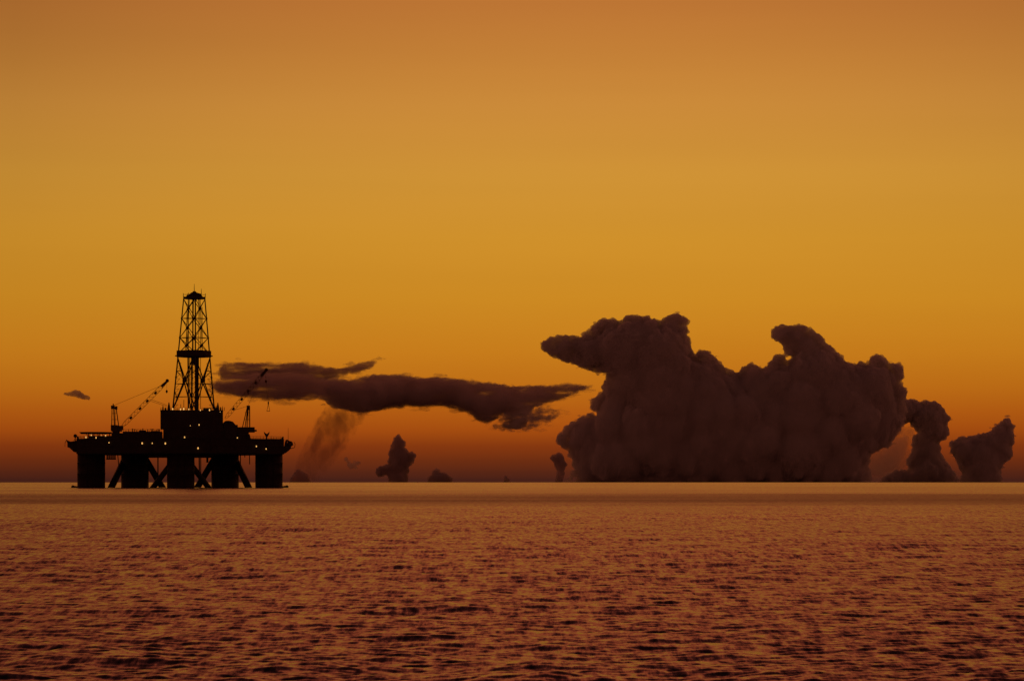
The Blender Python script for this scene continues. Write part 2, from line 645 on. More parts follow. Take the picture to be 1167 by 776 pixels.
for i in range(4):
    mb = MB()
    a, b, c = K(i, 468), K(i, 404), K(i, 338)
    mb.tube(a, b, .34, .3)
    mb.tube(b, c, .3, .26)
    for y in (363, 385, 430):
        p = K(i, y)
        mb.tube(p - Vector((0, 0, .45)), p + Vector((0, 0, .45)), .44, n=6)
    mb.build('derrick_leg', M_TRUSS, der)
for i in range(4):
    j = (i + 1) % 4
    mb = MB()
    # upper panels: an X in each, node plates, mid posts
    lv = [341, 363, 385, 403]
    for y0, y1 in zip(lv, lv[1:]):
        a0, b0, a1, b1 = K(i, y0), K(j, y0), K(i, y1), K(j, y1)
        mb.tube(a0, b1, .17, n=6)
        mb.tube(b0, a1, .17, n=6)
        mb.tube(a1, b1, .13, n=6)
        m0 = (a0 + b0 + a1 + b1) / 4
        mb.tube(m0 - Vector((0, 0, .55)), m0 + Vector((0, 0, .55)), .5, n=6)
        mid = (a1 + b1) / 2
        mb.tube((a0 + b0) / 2, mid, .15, n=6)
    # lower panel: one tall heavy X with light secondary lacing
    y0, y1 = 408, 467
    a0, b0, a1, b1 = K(i, y0), K(j, y0), K(i, y1), K(j, y1)
    mb.tube(a0, b1, .29, n=6)
    mb.tube(b0, a1, .29, n=6)
    t = 0.42
    nd = (a0.lerp(b1, t) + b0.lerp(a1, t)) / 2
    mb.tube(nd - Vector((0, 0, 1)), nd + Vector((0, 0, 1)), .75, n=6)
    for tt in (.25, .5, .75):
        p, q = a0.lerp(a1, tt), b0.lerp(b1, tt)
        x1, x2 = (a0.lerp(b1, tt), b0.lerp(a1, tt))
        if tt < .45:
            mb.tube(p, x1, .12, n=6)
            mb.tube(q, x2, .12, n=6)
        else:
            mb.tube(p, x2, .12, n=6)
            mb.tube(q, x1, .12, n=6)
            mb.tube(x1, x2, .1, n=6)
    mb.tube(a0.lerp(a1, .25), nd, .1, n=6)
    mb.tube(b0.lerp(b1, .25), nd, .1, n=6)
    mb.tube(a0.lerp(a1, .62), b0.lerp(a1, .8), .12, n=6)
    mb.tube(b0.lerp(b1, .62), a0.lerp(b1, .8), .12, n=6)
    for q in range(1, 10):          # light lacing of the lower section
        tt = q / 10
        p0, p1 = a0.lerp(a1, tt), b0.lerp(b1, tt)
        mb.tube(p0, p0.lerp(p1, .22), .045, n=5)
        mb.tube(p1, p1.lerp(p0, .22), .045, n=5)
        mb.tube(p0.lerp(p1, .22), a0.lerp(a1, tt + .1), .045, n=5)
        mb.tube(p1.lerp(p0, .22), b0.lerp(b1, tt + .1), .045, n=5)
    mb.build('bracing_panel', M_TRUSS, der)
# racking board with wind walls
mb = MB()
for s0, s1, ya, yb in ((1.0, 1, 399.6, 407.2),):
    r = 19.7
    def ring_pts(y, s):
        c = P(cx_at(y), y, 0)
        pts = []
        for i in range(8):
            a = PHI + i * math.pi / 4
            rad = r * U * s * (1.0 if i % 2 == 0 else 0.80)
            pts.append((c.x + rad * math.cos(a), rad * math.sin(a)))
        return pts, c.z
    lo, zl = ring_pts(407.2, 1.0)
    hi, zh = ring_pts(399.6, 1.0)
    mb.prism(lo, zl, zh)
    lo2, z2 = ring_pts(406.2, 1.09)
    mb.prism(lo2, z2, z2 + .5)
mb.build('racking_board', M_DECK, der)
# pipe stands, travelling block and rails inside the derrick
for x, r, y0, y1, dd in ((219.8, .3, 340, 402, -1.5), (222.8, .26, 340, 402, 1.2), (214.6, .2, 341, 402, -2), (230.4, .13, 350, 402, 2), (226.2, .1, 341, 402, 0), (212.9, .12, 352, 402, 1)):
    mb = MB()
    mb.tube(P(x, y1, dd), P(x, y0, dd), r, n=8)
    mb.build('guide_rail', M_TRUSS, der)
for x, r, dd in ((224.5, .8, -1), (218.3, .26, 2), (214.4, .36, 3), (216.2, .16, 3.5), (228.6, .12, 3)):
    mb = MB()
    lean = .3 if x < 218 else 0
    mb.tube(P(x + lean, 467.6, dd), P(x, 407, dd), r, n=10)
    mb.build('pipe_stand', M_TRUSS, der)
mb = MB()
pbox(mb, 218.6, 226.8, 407, 411.5, -3, 1)
pbox(mb, 220.2, 226.8, 411.5, 416, -2.6, .6)
mb.build('top_drive', M_DECK, der)
for y, nm in ((362.8, 'crown_sheave'), (385.5, 'travelling_block')):
    mb = MB()
    pbox(mb, 219, 223.4, y - 1.2, y + 1.2, -1.2, 1)
    mb.build(nm, M_DECK, der)
# crown
mb = MB()
pts = []
c = P(221.5, 341, 0)
pts = [(c.x + 12.7 * U * math.cos(a) * k, 12.7 * U * math.sin(a) * k) for a, k in [(PHI + i * math.pi / 4, 1 if i % 2 == 0 else .82) for i in range(8)]]
mb.prism(pts, c.z, c.z + 1.05)
for i in range(0, 8):
    x, y = pts[i]
    mb.tube((x * 0.985 + c.x * .015, y * .985, c.z + 1), (x * 0.985 + c.x * .015, y * .985, c.z + 2.7), .14, n=6)
    x2, y2 = pts[(i + 1) % 8]
    mb.tube((x, y, c.z + 2.1), (x2, y2, c.z + 2.1), .05, n=5)
mb.build('crown_platform', M_DECK, der)
mb = MB()
q = [P(*p, -2.5) for p in ((211.5, 338.6), (213, 336.4), (215.6, 335.4), (217.6, 333.6), (219.4, 333), (219.8, 331.9), (223, 331.9), (223.6, 333), (226, 334), (228.6, 334.6), (230, 336.6), (231.3, 338.6))]
mb.side_prism([(p.x, p.z) for p in q], -2.5, 2.5)
mb.build('crown_block', M_DECK, der)
for x, y0, y1 in ((221.4, 332.2, 323.6), (229.4, 335, 329)):
    mb = MB()
    mb.tube(P(x, y0, 0), P(x, y1, 0), .17, .08, n=6)
    mb.build('mast', M_TRUSS, der)


# ------------------------------------------------------------------ cranes
def boom(cr, foot, tip, d, wmid, name='boom'):
    a, b = P(*foot, d), P(*tip, d)
    ax = (b - a).normalized()
    up = Vector((-ax.z, 0, ax.x))
    sd = Vector((0, 1, 0))
    L = (b - a).length
    mb = MB()
    n = 30

    def half(t):
        return wmid * min(1, .35 + t / .12, .4 + (1 - t) / .25)

    def C(t, i, j):
        return a + ax * (L * t) + up * (half(t) * i) + sd * (half(t) * j)
    for i, j in ((1, 1), (1, -1), (-1, 1), (-1, -1)):
        for k in range(n):
            mb.tube(C(k / n, i, j), C((k + 1) / n, i, j), .075, n=6)
    for k in range(n):
        t0, t1 = k / n, (k + 1) / n
        s = 1 if k % 2 else -1
        mb.tube(C(t0, s, 1), C(t1, -s, 1), .05, n=5)
        mb.tube(C(t0, s, -1), C(t1, -s, -1), .05, n=5)
        mb.tube(C(t0, 1, s), C(t1, 1, -s), .05, n=5)
        mb.tube(C(t0, -1, s), C(t1, -1, -s), .05, n=5)
    for t in (.2, .4, .56, .74):                  # section joints and walkway plates
        c = a + ax * (L * t)
        hh = half(t) * .6
        mb.hexa([c - ax * .7 + up * i * hh + sd * j * hh for i, j in ((-1, -1), (1, -1), (1, 1), (-1, 1))],
                [c + ax * .7 + up * i * hh + sd * j * hh for i, j in ((-1, -1), (1, -1), (1, 1), (-1, 1))])
    c0, c1 = a + ax * (L * .87), b                # boom head
    mb.hexa([c0 + up * i * .55 + sd * j * .6 for i, j in ((-1, -1), (1, -1), (1, 1), (-1, 1))],
            [c1 + up * i * .5 + sd * j * .6 for i, j in ((-1, -1), (1, -1), (1, 1), (-1, 1))])
    mb.tube(b - sd * .7 + up * .1, b + sd * .7 + up * .1, .8, n=12)
    return mb.build(name, M_CRANE, cr)


def rope(cr, a, b, r=.06):
    mb = MB()
    mb.tube(a, b, r, n=5)
    return mb.build('cable', M_CABLE, cr)


# crane on the left
cr = bpy.data.objects.new('crane', None)
COL.objects.link(cr)
cr.parent = rig
D = -6
mb = MB()
p = P(132.3, 495, D)
mb.tube((p.x, D, p.z), (p.x, D, P(132, 490, D).z), 1.7, 1.7, 20)
mb.build('pedestal', M_CRANE, cr)
mb = MB()
pbox(mb, 126.2, 134, 484.2, 490.6, D - 2, D + 2)
pbox(mb, 134, 140.4, 485, 490, D - 1.6, D + 1.6)
pbox(mb, 127, 139, 490.2, 491.6, D - 1.9, D + 1.9)
mb.build('cab', M_CRANE, cr)
mb = MB()
for dd in (-1.4, 1.4):
    mb.tube(P(127.3, 485, D + dd), P(127.7, 464, D + dd), .2)
    mb.tube(P(130.4, 485, D + dd), P(129.6, 463, D + dd), .26)
    mb.tube(P(135.2, 485, D + dd), P(132.4, 465, D + dd), .22)
    mb.tube(P(127.4, 478, D + dd), P(133.8, 478, D + dd), .09)
    mb.tube(P(127.5, 471, D + dd), P(133, 471, D + dd), .09)
    mb.tube(P(131.6, 485, D + dd), P(131, 464, D + dd), .12)
pbox(mb, 126.4, 130.6, 462, 465.8, D - 1.5, D + 1.5)
pbox(mb, 131, 133.7, 462.8, 466.4, D - 1.5, D + 1.5)
mb.tube(P(129, 463, D), P(129, 460, D), .25)
mb.build('gantry', M_CRANE, cr)
boom(cr, (138.6, 486.5), (190.8, 434), D, .85)
rope(cr, P(129.5, 462, D - .8), P(185, 439, D - .8), .07)
rope(cr, P(129.5, 462, D + .8), P(185, 439, D + .8), .07)
rope(cr, P(190.2, 434.5, D), P(190, 445, D), .05)
rope(cr, P(172, 455, D), P(190, 461.5, D + 4), .08)
rope(cr, P(172, 457, D), P(190, 463, D + 4), .08)
mb = MB()
mb.ball(P(190, 446, D), .5, 1.4)
mb.tube(P(190, 446, D), P(190, 448.3, D), .12)
mb.build('hook_block', M_CRANE, cr)

# crane on the right
cr = bpy.data.objects.new('crane', None)
COL.objects.link(cr)
cr.parent = rig
D = 3
mb = MB()
p = P(278, 500, D)
mb.tube((p.x, D, p.z), (p.x, D, P(278, 492, D).z), 2.3, 2.3, 20)
mb.build('pedestal', M_CRANE, cr)
mb = MB()
pbox(mb, 271, 290.3, 486.6, 492.6, D - 2, D + 2)
pbox(mb, 290.3, 292.6, 489.6, 491.6, D - 1, D + 1)
pbox(mb, 258, 271, 484, 488.5, D - 1.6, D + 1.6)
mb.build('cab', M_CRANE, cr)
mb = MB()
for dd in (-1.3, 1.3):
    for x0, x1, r in ((276.3, 282, .2), (279.2, 282.6, .2), (282.2, 283, .17), (284.6, 284.4, .26), (280.8, 282.8, .12)):
        mb.tube(P(x0, 487, D + dd), P(x1, 463, D + dd), r)
    for y in (470, 478):
        mb.tube(P(279, y, D + dd), P(284.6, y, D + dd), .1)
pbox(mb, 281.2, 284.9, 462, 467, D - 1.4, D + 1.4)
mb.build('gantry', M_CRANE, cr)
boom(cr, (256.5, 477), (303.6, 421.6), D, .85)
rope(cr, P(282.6, 462.6, D - .8), P(299, 426, D - .8), .05)
rope(cr, P(282.6, 462.6, D), P(266, 467.5, D), .07)
rope(cr, P(302.6, 424, D), P(303, 433, D), .06)
rope(cr, P(303.4, 436, D), P(305.8, 458, D), .05)
mb = MB()
mb.ball(P(303, 434.6, D), .5, 1.4)
mb.build('hook_block', M_CRANE, cr)
mb = MB()
mb.tube(P(305.8, 457.6, D), P(305.8, 460.6, D), .3)
for dx, dd in ((-1.7, -.6), (1.7, -.6), (-1.7, .6), (1.7, .6)):
    mb.tube(P(305.8, 460, D), P(305.8 + dx, 468.4, D + dd), .1, n=6)
mb.tube(P(304, 468.4, D), P(307.6, 468.4, D), .12, n=6)
mb.build('lifting_sling', M_CABLE, cr)

# ------------------------------------------------------------------ deck lamps
def upper(x):
    return -15.4


LAMPS = [(98, 498.2, 1), (104, 495.8, .75), (109.5, 498.6, .95), (120.3, 496.2, .9), (124.2, 504.3, .7), (162, 505, 1.05), (173.5, 505, .7), (188.4, 505.2, 1.05), (190, 501, .7),
         (196.8, 466, 1), (205.7, 466.3, .95), (209.4, 466, 1.15), (215.2, 466.3, .85), (228.3, 467.3, .75), (238.8, 467.2, 1), (226.9, 484, .8), (216.9, 485, .45), (210.5, 498.2, 1.05),
         (225.7, 510.6, 1.0), (270.5, 498.7, .7), (292.2, 508.5, .85), (303.3, 511.4, .8), (250.9, 469.3, .4), (90, 510.4, .35), (115.5, 496, .4), (270, 498, .3)]
for x, y, s in LAMPS[:-1]:
    fx = (x - 206) * U
    if y < 490:
        dd = -15.6
    elif y < 503 and 183 < x < 256:
        dd = -15.6
    elif x < 128 and y < 500:
        dd = -17.6
    elif y < 503:
        dd = -17
    else:
        dd = front_d(fx) - 1.2
        if x < 97:
            dd = -15
    c = P(x, y, dd)
    r = .29 * s
    mb = MB()
    prof = [(.05, -r * 1.5), (r * .75, -r * 1.25), (r, -r * .5), (r, r * .5), (r * .75, r * 1.25), (.05, r * 1.5)]
    mb.lathe(c, prof, 12)
    lo = mb.build('deck_lamp', M_LAMP, rig, True)
    mb = MB()                                   # bracket and hood
    mb.box(c.x - r * .9, c.x + r * .9, dd - r * .5, dd + r * 1.2, c.z + r * 1.55, c.z + r * 1.75)
    mb.box(c.x - .08, c.x + .08, dd + r * .9, dd + 3.2, c.z + r * 1.58, c.z + r * 1.72)
    mb.build('bracket', M_TRUSS, lo)

# ------------------------------------------------------------------ sea: one curved sheet, waves in geometry
def make_sea():
    r_near = np.array([1, 3, 6, 10, 14, 18, 22, 26, 30, 33, 36])
    r_mid = 1.0 / np.linspace(1 / 38.0, 1 / 7000.0, 1150)
    r_far = np.array([8000, 10000, 13000, 17000, 22000, 28000, 35000, 45000, 60000, 80000])
    r = np.concatenate([r_near, r_mid, r_far]).astype(np.float64)
    half = math.radians(17)
    dense = np.linspace(-half, half, 1200)
    rest = np.linspace(half, 2 * math.pi - half, 150)[1:-1]
    th = np.concatenate([dense, rest])
    nr, nt = len(r), len(th)
    dr = np.gradient(r)
    dth = np.gradient(th)
    X = r[:, None] * np.sin(th)[None, :]
    Y = r[:, None] * np.cos(th)[None, :]
    Z = np.zeros_like(X)
    rg = np.random.default_rng(5)
    nw = 130
    lam = np.exp(rg.uniform(math.log(0.28), math.log(9.0), nw))
    # crests lie mostly across the view
    ang = math.pi / 2 + rg.normal(0, 0.7, nw)
    lam = np.concatenate([lam, rg.uniform(3, 13, 26)])
    ang = np.concatenate([ang, math.pi / 2 + rg.normal(0.03, 0.16, 26)])
    for q, (L, a) in enumerate(zip(lam, ang)):
        kk = 2 * math.pi / L
        slope = 0.023 * (1.0 if L < 0.8 else (0.8 / L) ** 0.65)
        if q >= nw:
            slope *= 1.35            # long-crested low swell
        amp = slope / kk
        ph = rg.uniform(0, 2 * math.pi)
        att = np.clip((L / np.maximum(dr, 1e-3) - 2.0) / 3.0, 0, 1)
        lat = np.clip((L / (r * 0.0006) - 2) / 3, 0, 1)
        am = amp * att * lat
        rows = np.nonzero(am > amp * 0.01)[0]
        if len(rows) == 0:
            continue
        arg = kk * (math.cos(a) * X[rows] + math.sin(a) * Y[rows]) + ph
        s = np.sin(arg)
        # sharpen crests slightly
        Z[rows] += (am[rows][:, None]) * (s + 0.25 * (s * s - 0.5) * 1.4)
    # groups: gusty patches where the waves are higher or lower
    G = 1.0 + 0.2 * np.sin(X * 0.031 + 1.3 + 0.8 * np.sin(Y * 0.023)) * np.sin(Y * 0.052 + X * 0.011 + .4)
    Z *= G
    # fade the waves out beside and behind the finely meshed sector
    fade = np.clip((half - np.abs((th + math.pi) % (2 * math.pi) - math.pi)) / math.radians(1.0), 0, 1)
    Z *= fade[None, :]
    Z *= np.clip((r - 30) / 12, 0, 1)[:, None]
    Z -= (r ** 2 / (2 * R_EARTH))[:, None]
    V = np.stack([X, Y, Z], -1).reshape(-1, 3)
    V = np.vstack([V, [[0, 0, 0]]])
    i = np.arange(nr - 1)[:, None] * nt
    j = np.arange(nt)[None, :]
    j2 = (j + 1) % nt
    quads = np.stack([i + j, i + nt + j, i + nt + j2, i + j2], -1).reshape(-1, 4)
    ctr = len(V) - 1
    jj = np.arange(nt)
    tris = np.stack([np.full(nt, ctr), jj, (jj + 1) % nt], -1)
    me = bpy.data.meshes.new('sea')
    me.vertices.add(len(V))
    me.vertices.foreach_set('co', V.astype(np.float32).ravel())
    loops = np.concatenate([quads[:, ::-1].ravel() if False else quads.ravel(), tris.ravel()]).astype(np.int32)
    me.loops.add(len(loops))
    me.loops.foreach_set('vertex_index', loops)
    npoly = len(quads) + len(tris)
    starts = np.concatenate([np.arange(len(quads)) * 4, len(quads) * 4 + np.arange(len(tris)) * 3]).astype(np.int32)
    me.polygons.add(npoly)
    me.polygons.foreach_set('loop_start', starts)
    me.polygons.foreach_set('use_smooth', np.ones(npoly, bool))
    me.update(calc_edges=True)
    if me.polygons[len(quads) // 2].normal.z < 0:
        me.flip_normals()
    o = bpy.data.objects.new('sea', me)
    COL.objects.link(o)
    tag(o, 'rippled dusk sea reaching the horizon, brown and orange reflections', 'sea', kind='structure')
    m, t = mat('sea_water')
    g = t.n('ShaderNodeNewGeometry')
    pos = g.outputs['Position']
    sp = t.n('ShaderNodeSeparateXYZ')
    t.l(pos, sp.inputs[0])
    xy = t.n('ShaderNodeCombineXYZ')
    t.l(sp.outputs[0], xy.inputs[0])
    t.l(sp.outputs[1], xy.inputs[1])
    p2 = xy.outputs[0]
    mp = t.n('ShaderNodeMapping')
    mp.inputs['Scale'].default_value = (1.0, 0.35, 1.0)
    t.l(p2, mp.inputs[0])
    pw = mp.outputs[0]
    # wind streaks: patches of rougher and smoother water
    mp2 = t.n('ShaderNodeMapping')
    mp2.inputs['Scale'].default_value = (0.0022, 0.0085, 1.0)
    t.l(p2, mp2.inputs[0])
    patch = t.mapr(t.noise(mp2.outputs[0], 1.0, 4, 0.6), 0.32, 0.68, 0.88, 1.12)
    # a long belt of wind-roughened water, calmer water far out
    yj = t.math('ADD', sp.outputs[1], t.math('MULTIPLY', t.noise(mp2.outputs[0], 1.0, 5, 0.65), 420))
    mp3 = t.n('ShaderNodeMapping')
    mp3.inputs['Scale'].default_value = (0.004, 0.0045, 1.0)
    t.l(p2, mp3.inputs[0])
    far = t.mapr(t.noise(mp3.outputs[0], 1.0, 5, 0.65), 0.35, 0.65, -0.25, 0.25)
    patch = t.math('ADD', patch, t.math('MULTIPLY', far, t.mapr(sp.outputs[1], 250, 600)))
    belt = t.math('MULTIPLY', t.mapr(yj, 540, 680, 0, 1, True), t.mapr(yj, 720, 950, 1, 0, True))
    patch = t.math('ADD', patch, t.math('MULTIPLY', belt, 0.65))
    patch = t.math('MULTIPLY', patch, t.mapr(sp.outputs[1], 400, 1600, 1.0, 0.72))
    n1 = t.noise(pw, 1.7, 2, 0.5, color=True)
    n2 = t.noise(pw, 5.0, 4, 0.68, color=True)
    s1 = t.vmath('SCALE', t.vmath('SUBTRACT', n1, (0.5, 0.5, 0.5)), scale=0.2)
    s2 = t.vmath('SCALE', t.vmath('SUBTRACT', n2, (0.5, 0.5, 0.5)), scale=0.5)
    # fine cross-wind ripple, drawn out along the wind
    mp4 = t.n('ShaderNodeMapping')
    mp4.inputs['Scale'].default_value = (1.0, 0.10, 1.0)
    mp4.inputs['Rotation'].default_value = (0, 0, math.radians(6))
    t.l(p2, mp4.inputs[0])
    n3 = t.noise(mp4.outputs[0], 3.3, 5, 0.74, color=True)
    s3 = t.vmath('SCALE', t.vmath('SUBTRACT', n3, (0.5, 0.5, 0.5)), scale=0.56)
    s2 = t.vmath('ADD', s2, s3)
    sl_ = t.vmath('MULTIPLY', t.vmath('ADD', s1, s2), (0.8, 1.0, 0.0))
    # wind waves lean: their steeper faces look down wind, towards the shore
    sl_ = t.vmath('ADD', t.vmath('SCALE', sl_, scale=patch), (0.0, -0.085, 0.0))
    nn = t.vmath('NORMALIZE', t.vmath('ADD', g.outputs['Normal'], sl_))
    p = t.n('ShaderNodeBsdfPrincipled')
    p.inputs['Base Color'].default_value = (0.012, 0.016, 0.018, 1)
    t.l(t.math('MULTIPLY', patch, 0.22), p.inputs['Roughness'])
    p.inputs['IOR'].default_value = 1.333
    t.l(nn, p.inputs['Normal'])
    oo = t.n('ShaderNodeOutputMaterial')
    t.l(p.outputs[0], oo.inputs[0])
    me.materials.append(m)


make_sea()


# ------------------------------------------------------------------ clouds
def cloud_mat(name, dens, albedo, noise=None, aniso=0.0):
    """noise = (feature size in metres x, y, z, low, high): wispy density"""
    m, t = mat(name)
    m.cycles.volume_step_rate = 0.06
    v = t.n('ShaderNodeVolumePrincipled')
    v.inputs['Color'].default_value = albedo
    v.inputs['Anisotropy'].default_value = aniso
    v.inputs['Density'].default_value = dens
    if noise:
        g = t.n('ShaderNodeTexCoord')
        mp = t.n('ShaderNodeMapping')
        mp.inputs['Scale'].default_value = (1 / noise[0], 1 / noise[1], 1 / noise[2])
        t.l(g.outputs['Object'], mp.inputs[0])
        n = t.noise(mp.outputs[0], 1.0, 5, 0.68)
        t.l(t.math('MULTIPLY', t.mapr(n, noise[3], noise[4], noise[5] if len(noise) > 5 else 0.0, 1.0, True), dens), v.inputs['Density'])
    o = t.n('ShaderNodeOutputMaterial')
    t.l(v.outputs[0], o.inputs['Volume'])
    return m


def poly_dist(poly, pts):
    """signed distance (inside positive) of pts to polygon outline"""
    A = np.array(poly, float)
    B = np.roll(A, -1, 0)
    p = np.array(pts, float)[:, None, :]
    ab = (B - A)[None]
    t = np.clip(((p - A[None]) * ab).sum(-1) / np.maximum((ab ** 2).sum(-1), 1e-9), 0, 1)
    d = np.linalg.norm(p - (A[None] + t[..., None] * ab), axis=-1).min(1)
    x, y = np.array(pts, float).T
    ins = np.zeros(len(pts), bool)
    for (x0, y0), (x1, y1) in zip(A, B):
        c = (y0 > y) != (y1 > y)
        with np.errstate(divide='ignore', invalid='ignore'):
            ins ^= c & (x < (x1 - x0) * (y - y0) / (y1 - y0 + 1e-12) + x0)
    return np.where(ins, d, -d)


_ico = {}


def ico(sub):
    if sub not in _ico:
        bm = bmesh.new()
        bmesh.ops.create_icosphere(bm, subdivisions=sub, radius=1.0)
        bm.verts.ensure_lookup_table()
        v = np.array([x.co[:] for x in bm.verts])
        f = np.array([[q.index for q in p.verts] for p in bm.faces])
        bm.free()
        _ico[sub] = (v, f)
    return _ico[sub]


def make_cloud(name, polys, Y, m, label, seed, rmax=30, puff=(2.6, 8), depth=45, voxel=0.9, disp=((6, 2.8), (2.3, 2.8)), n_fill=700,
               step=4.2, flat=1.0, smooth=40, kid_min=2.0, inset=4.0, cover=0, shreds=0, shred_len=(1.5, 4), group='clouds over the horizon', cat='cloud'):
    """polys are outlines in photo pixels; everything is scaled to the cloud's real distance"""
    rg = np.random.default_rng(seed)
    sph, fill = [], []

    def buds(par, n, poly=None):
        """smaller billows budding from each one"""
        ks_ = []
        for x, y, z, r in par:
            if r < kid_min:
                continue
            for _ in range(n):
                dv = rg.normal(0, 1, 3)
                dv /= np.linalg.norm(dv)
                ks_.append((x + dv[0] * r * .88, y + dv[1] * r * .88, z + dv[2] * r * .88, r * rg.uniform(.28, .55)))
        if ks_ and poly is not None:
            dd = poly_dist(poly, [k[:2] for k in ks_])
            ks_ = [k for k, q in zip(ks_, dd) if q > -k[3] * .55]
        sph.extend(ks_)
    for poly in polys:
        A = np.array(poly, float)
        lo, hi = A.min(0), A.max(0)
        pts = rg.uniform(lo, hi, (n_fill * 6, 2))
        dd = poly_dist(poly, pts)
        ok = dd > puff[0] * .7
        pts, dd = pts[ok][:n_fill], dd[ok][:n_fill]
        for (x, y), q in zip(pts, dd):
            r = min(max(q - inset, q * .35), rmax) * rg.uniform(.75, 1.0)
            dz = min(q, depth)
            fill.append((x, y, rg.uniform(-1, 1) * dz, r))
        par = []
        # cauliflower puffs along the outline
        B = np.roll(A, -1, 0)
        for a, b in zip(A, B):
            L = np.linalg.norm(b - a)
            n = max(1, int(L / step))
            nv = np.array([-(b - a)[1], (b - a)[0]]) / max(L, 1e-6)
            for i in range(n):
                c = a + (b - a) * ((i + rg.uniform(0, 1)) / n)
                s = 1 if poly_dist(poly, [c + nv * 0.3])[0] > 0 else -1
                for rep in range(2):
                    r = rg.uniform(*puff) * (1.0 if rep == 0 else .6)
                    cc = c + nv * s * (r * rg.uniform(.72, 1.0))
                    q = poly_dist(poly, [cc])[0]
                    if q < r * .45:
                        r = max(q * 1.15, puff[0] * .55)
                    if q <= 0.2:
                        continue
                    zz = rg.uniform(-1, 1) * min(depth * .5, 3 + q * 1.5)
                    sph.append((cc[0], cc[1], zz, r))
                    par.append((cc[0], cc[1], zz, r))
        buds(par, 9, poly)
    # torn horizontal shreds along the edge
    if shreds:
        for poly in polys:
            A = np.array(poly, float)
            B = np.roll(A, -1, 0)
            Ls = np.linalg.norm(B - A, axis=1)
            for k in rg.choice(len(A), shreds, p=Ls / Ls.sum()):
                c = A[k] + (B[k] - A[k]) * rg.uniform()
                c = c + rg.normal(0, 1.6, 2)
                rz = rg.uniform(.5, 1.5)
                sph.append((c[0], c[1], rg.uniform(-1, 1) * depth * .5, rz, rg.uniform(*shred_len), 1.0))
    v0, f0 = ico(2)
    sc_ = Y / F
    base = at(np.mean([p[0] for p in polys[0]]), max(p[1] for p in polys[0]), Y)

    def shells(lst):
        V, Fa = [], []
        for i, e in enumerate(lst):
            x, y, z, r = e[:4]
            sx, sz = e[4:] if len(e) > 4 else (1, 1)
            yy = Y + z * sc_ * flat
            V.append(v0 * np.array([r * sx, r * flat, r * sz]) * (yy / F) + np.array(at(x, y, yy) - base))
            Fa.append(f0 + i * len(v0))
        return np.vstack(V), np.vstack(Fa)

    def remesh(ob):
        md = ob.modifiers.new('r', 'REMESH')
        md.mode = 'VOXEL'
        md.voxel_size = voxel * sc_

    # the body of the cloud first, smoothed, then the billows along its outline
    V, Fa = shells(fill)
    me = bpy.data.meshes.new('body')
    me.from_pydata(V.tolist(), [], Fa.tolist())
    tmp = bpy.data.objects.new('body', me)
    COL.objects.link(tmp)
    remesh(tmp)
    sm = tmp.modifiers.new('s', 'SMOOTH')
    sm.factor = 0.5
    sm.iterations = smooth
    dg = bpy.context.evaluated_depsgraph_get()
    mb_ = tmp.evaluated_get(dg).to_mesh()
    bv = np.empty(len(mb_.vertices) * 3)
    mb_.vertices.foreach_get('co', bv)
    bf = [tuple(p.vertices) for p in mb_.polygons]
    tmp.evaluated_get(dg).to_mesh_clear()
    bpy.data.objects.remove(tmp)
    bv = bv.reshape(-1, 3)
    if cover:                       # billows over the whole body, not only along its outline
        par = []
        for k in rg.integers(0, len(bv), cover):
            p = bv[k] + np.array(base)
            z = (p[1] - Y) / (sc_ * flat)
            x, y = p[0] / p[1] * F + CX, LEVEL - (p[2] - H) / p[1] * F
            r = puff[0] + (puff[1] * 1.3 - puff[0]) * rg.uniform() ** 2
            q = poly_dist(polys[0], [(x, y)])[0]
            r = min(r, max(q, 0) + 1.0)
            if r < puff[0] * .6:
                continue
            zi = z - math.copysign(r * (.92 if q > 9 else .5), z)
            sph.append((x, y, zi, r))
            if q < 8:
                par.append((x, y, zi, r))
        buds(par, 5, polys[0])
    V, Fa = shells(sph)
    me = bpy.data.meshes.new('raw')
    me.from_pydata(bv.tolist() + V.tolist(), [], bf + (Fa + len(bv)).tolist())
    tmp = bpy.data.objects.new('raw', me)
    COL.objects.link(tmp)
    remesh(tmp)
    for i, (size, st_) in enumerate(disp):
        tx = bpy.data.textures.new('billow', 'CLOUDS')
        tx.noise_scale = size * sc_
        tx.noise_depth = 2
        tx.noise_basis = 'ORIGINAL_PERLIN' if i else 'BLENDER_ORIGINAL'
        dm = tmp.modifiers.new('d', 'DISPLACE')
        dm.texture = tx
        dm.texture_coords = 'LOCAL'
        dm.strength = st_ * sc_
        dm.mid_level = .5
    remesh(tmp)
    dg = bpy.context.evaluated_depsgraph_get()
    me2 = bpy.data.meshes.new_from_object(tmp.evaluated_get(dg), depsgraph=dg)
    me2.name = name
    bpy.data.objects.remove(tmp)
    me2.materials.clear()
    me2.materials.append(m)
    o = bpy.data.objects.new(name, me2)
    COL.objects.link(o)
    o.location = base
    tag(o, label, cat, group)
    return o


WHITE = (0.955, 0.945, 0.93, 1)
YB = 26000.0
k_ = F / YB            # one photo pixel at that distance in 1/m
m_cum = cloud_mat('cumulus_vapour', 0.31 * k_, WHITE)
m_tower = cloud_mat('tower_vapour', 0.45 * k_, WHITE)
m_small = cloud_mat('small_cumulus_vapour', 0.4 * k_, (0.86, 0.80, 0.78, 1))
m_veil = cloud_mat('thin_veil_vapour', 0.03 * k_, WHITE)

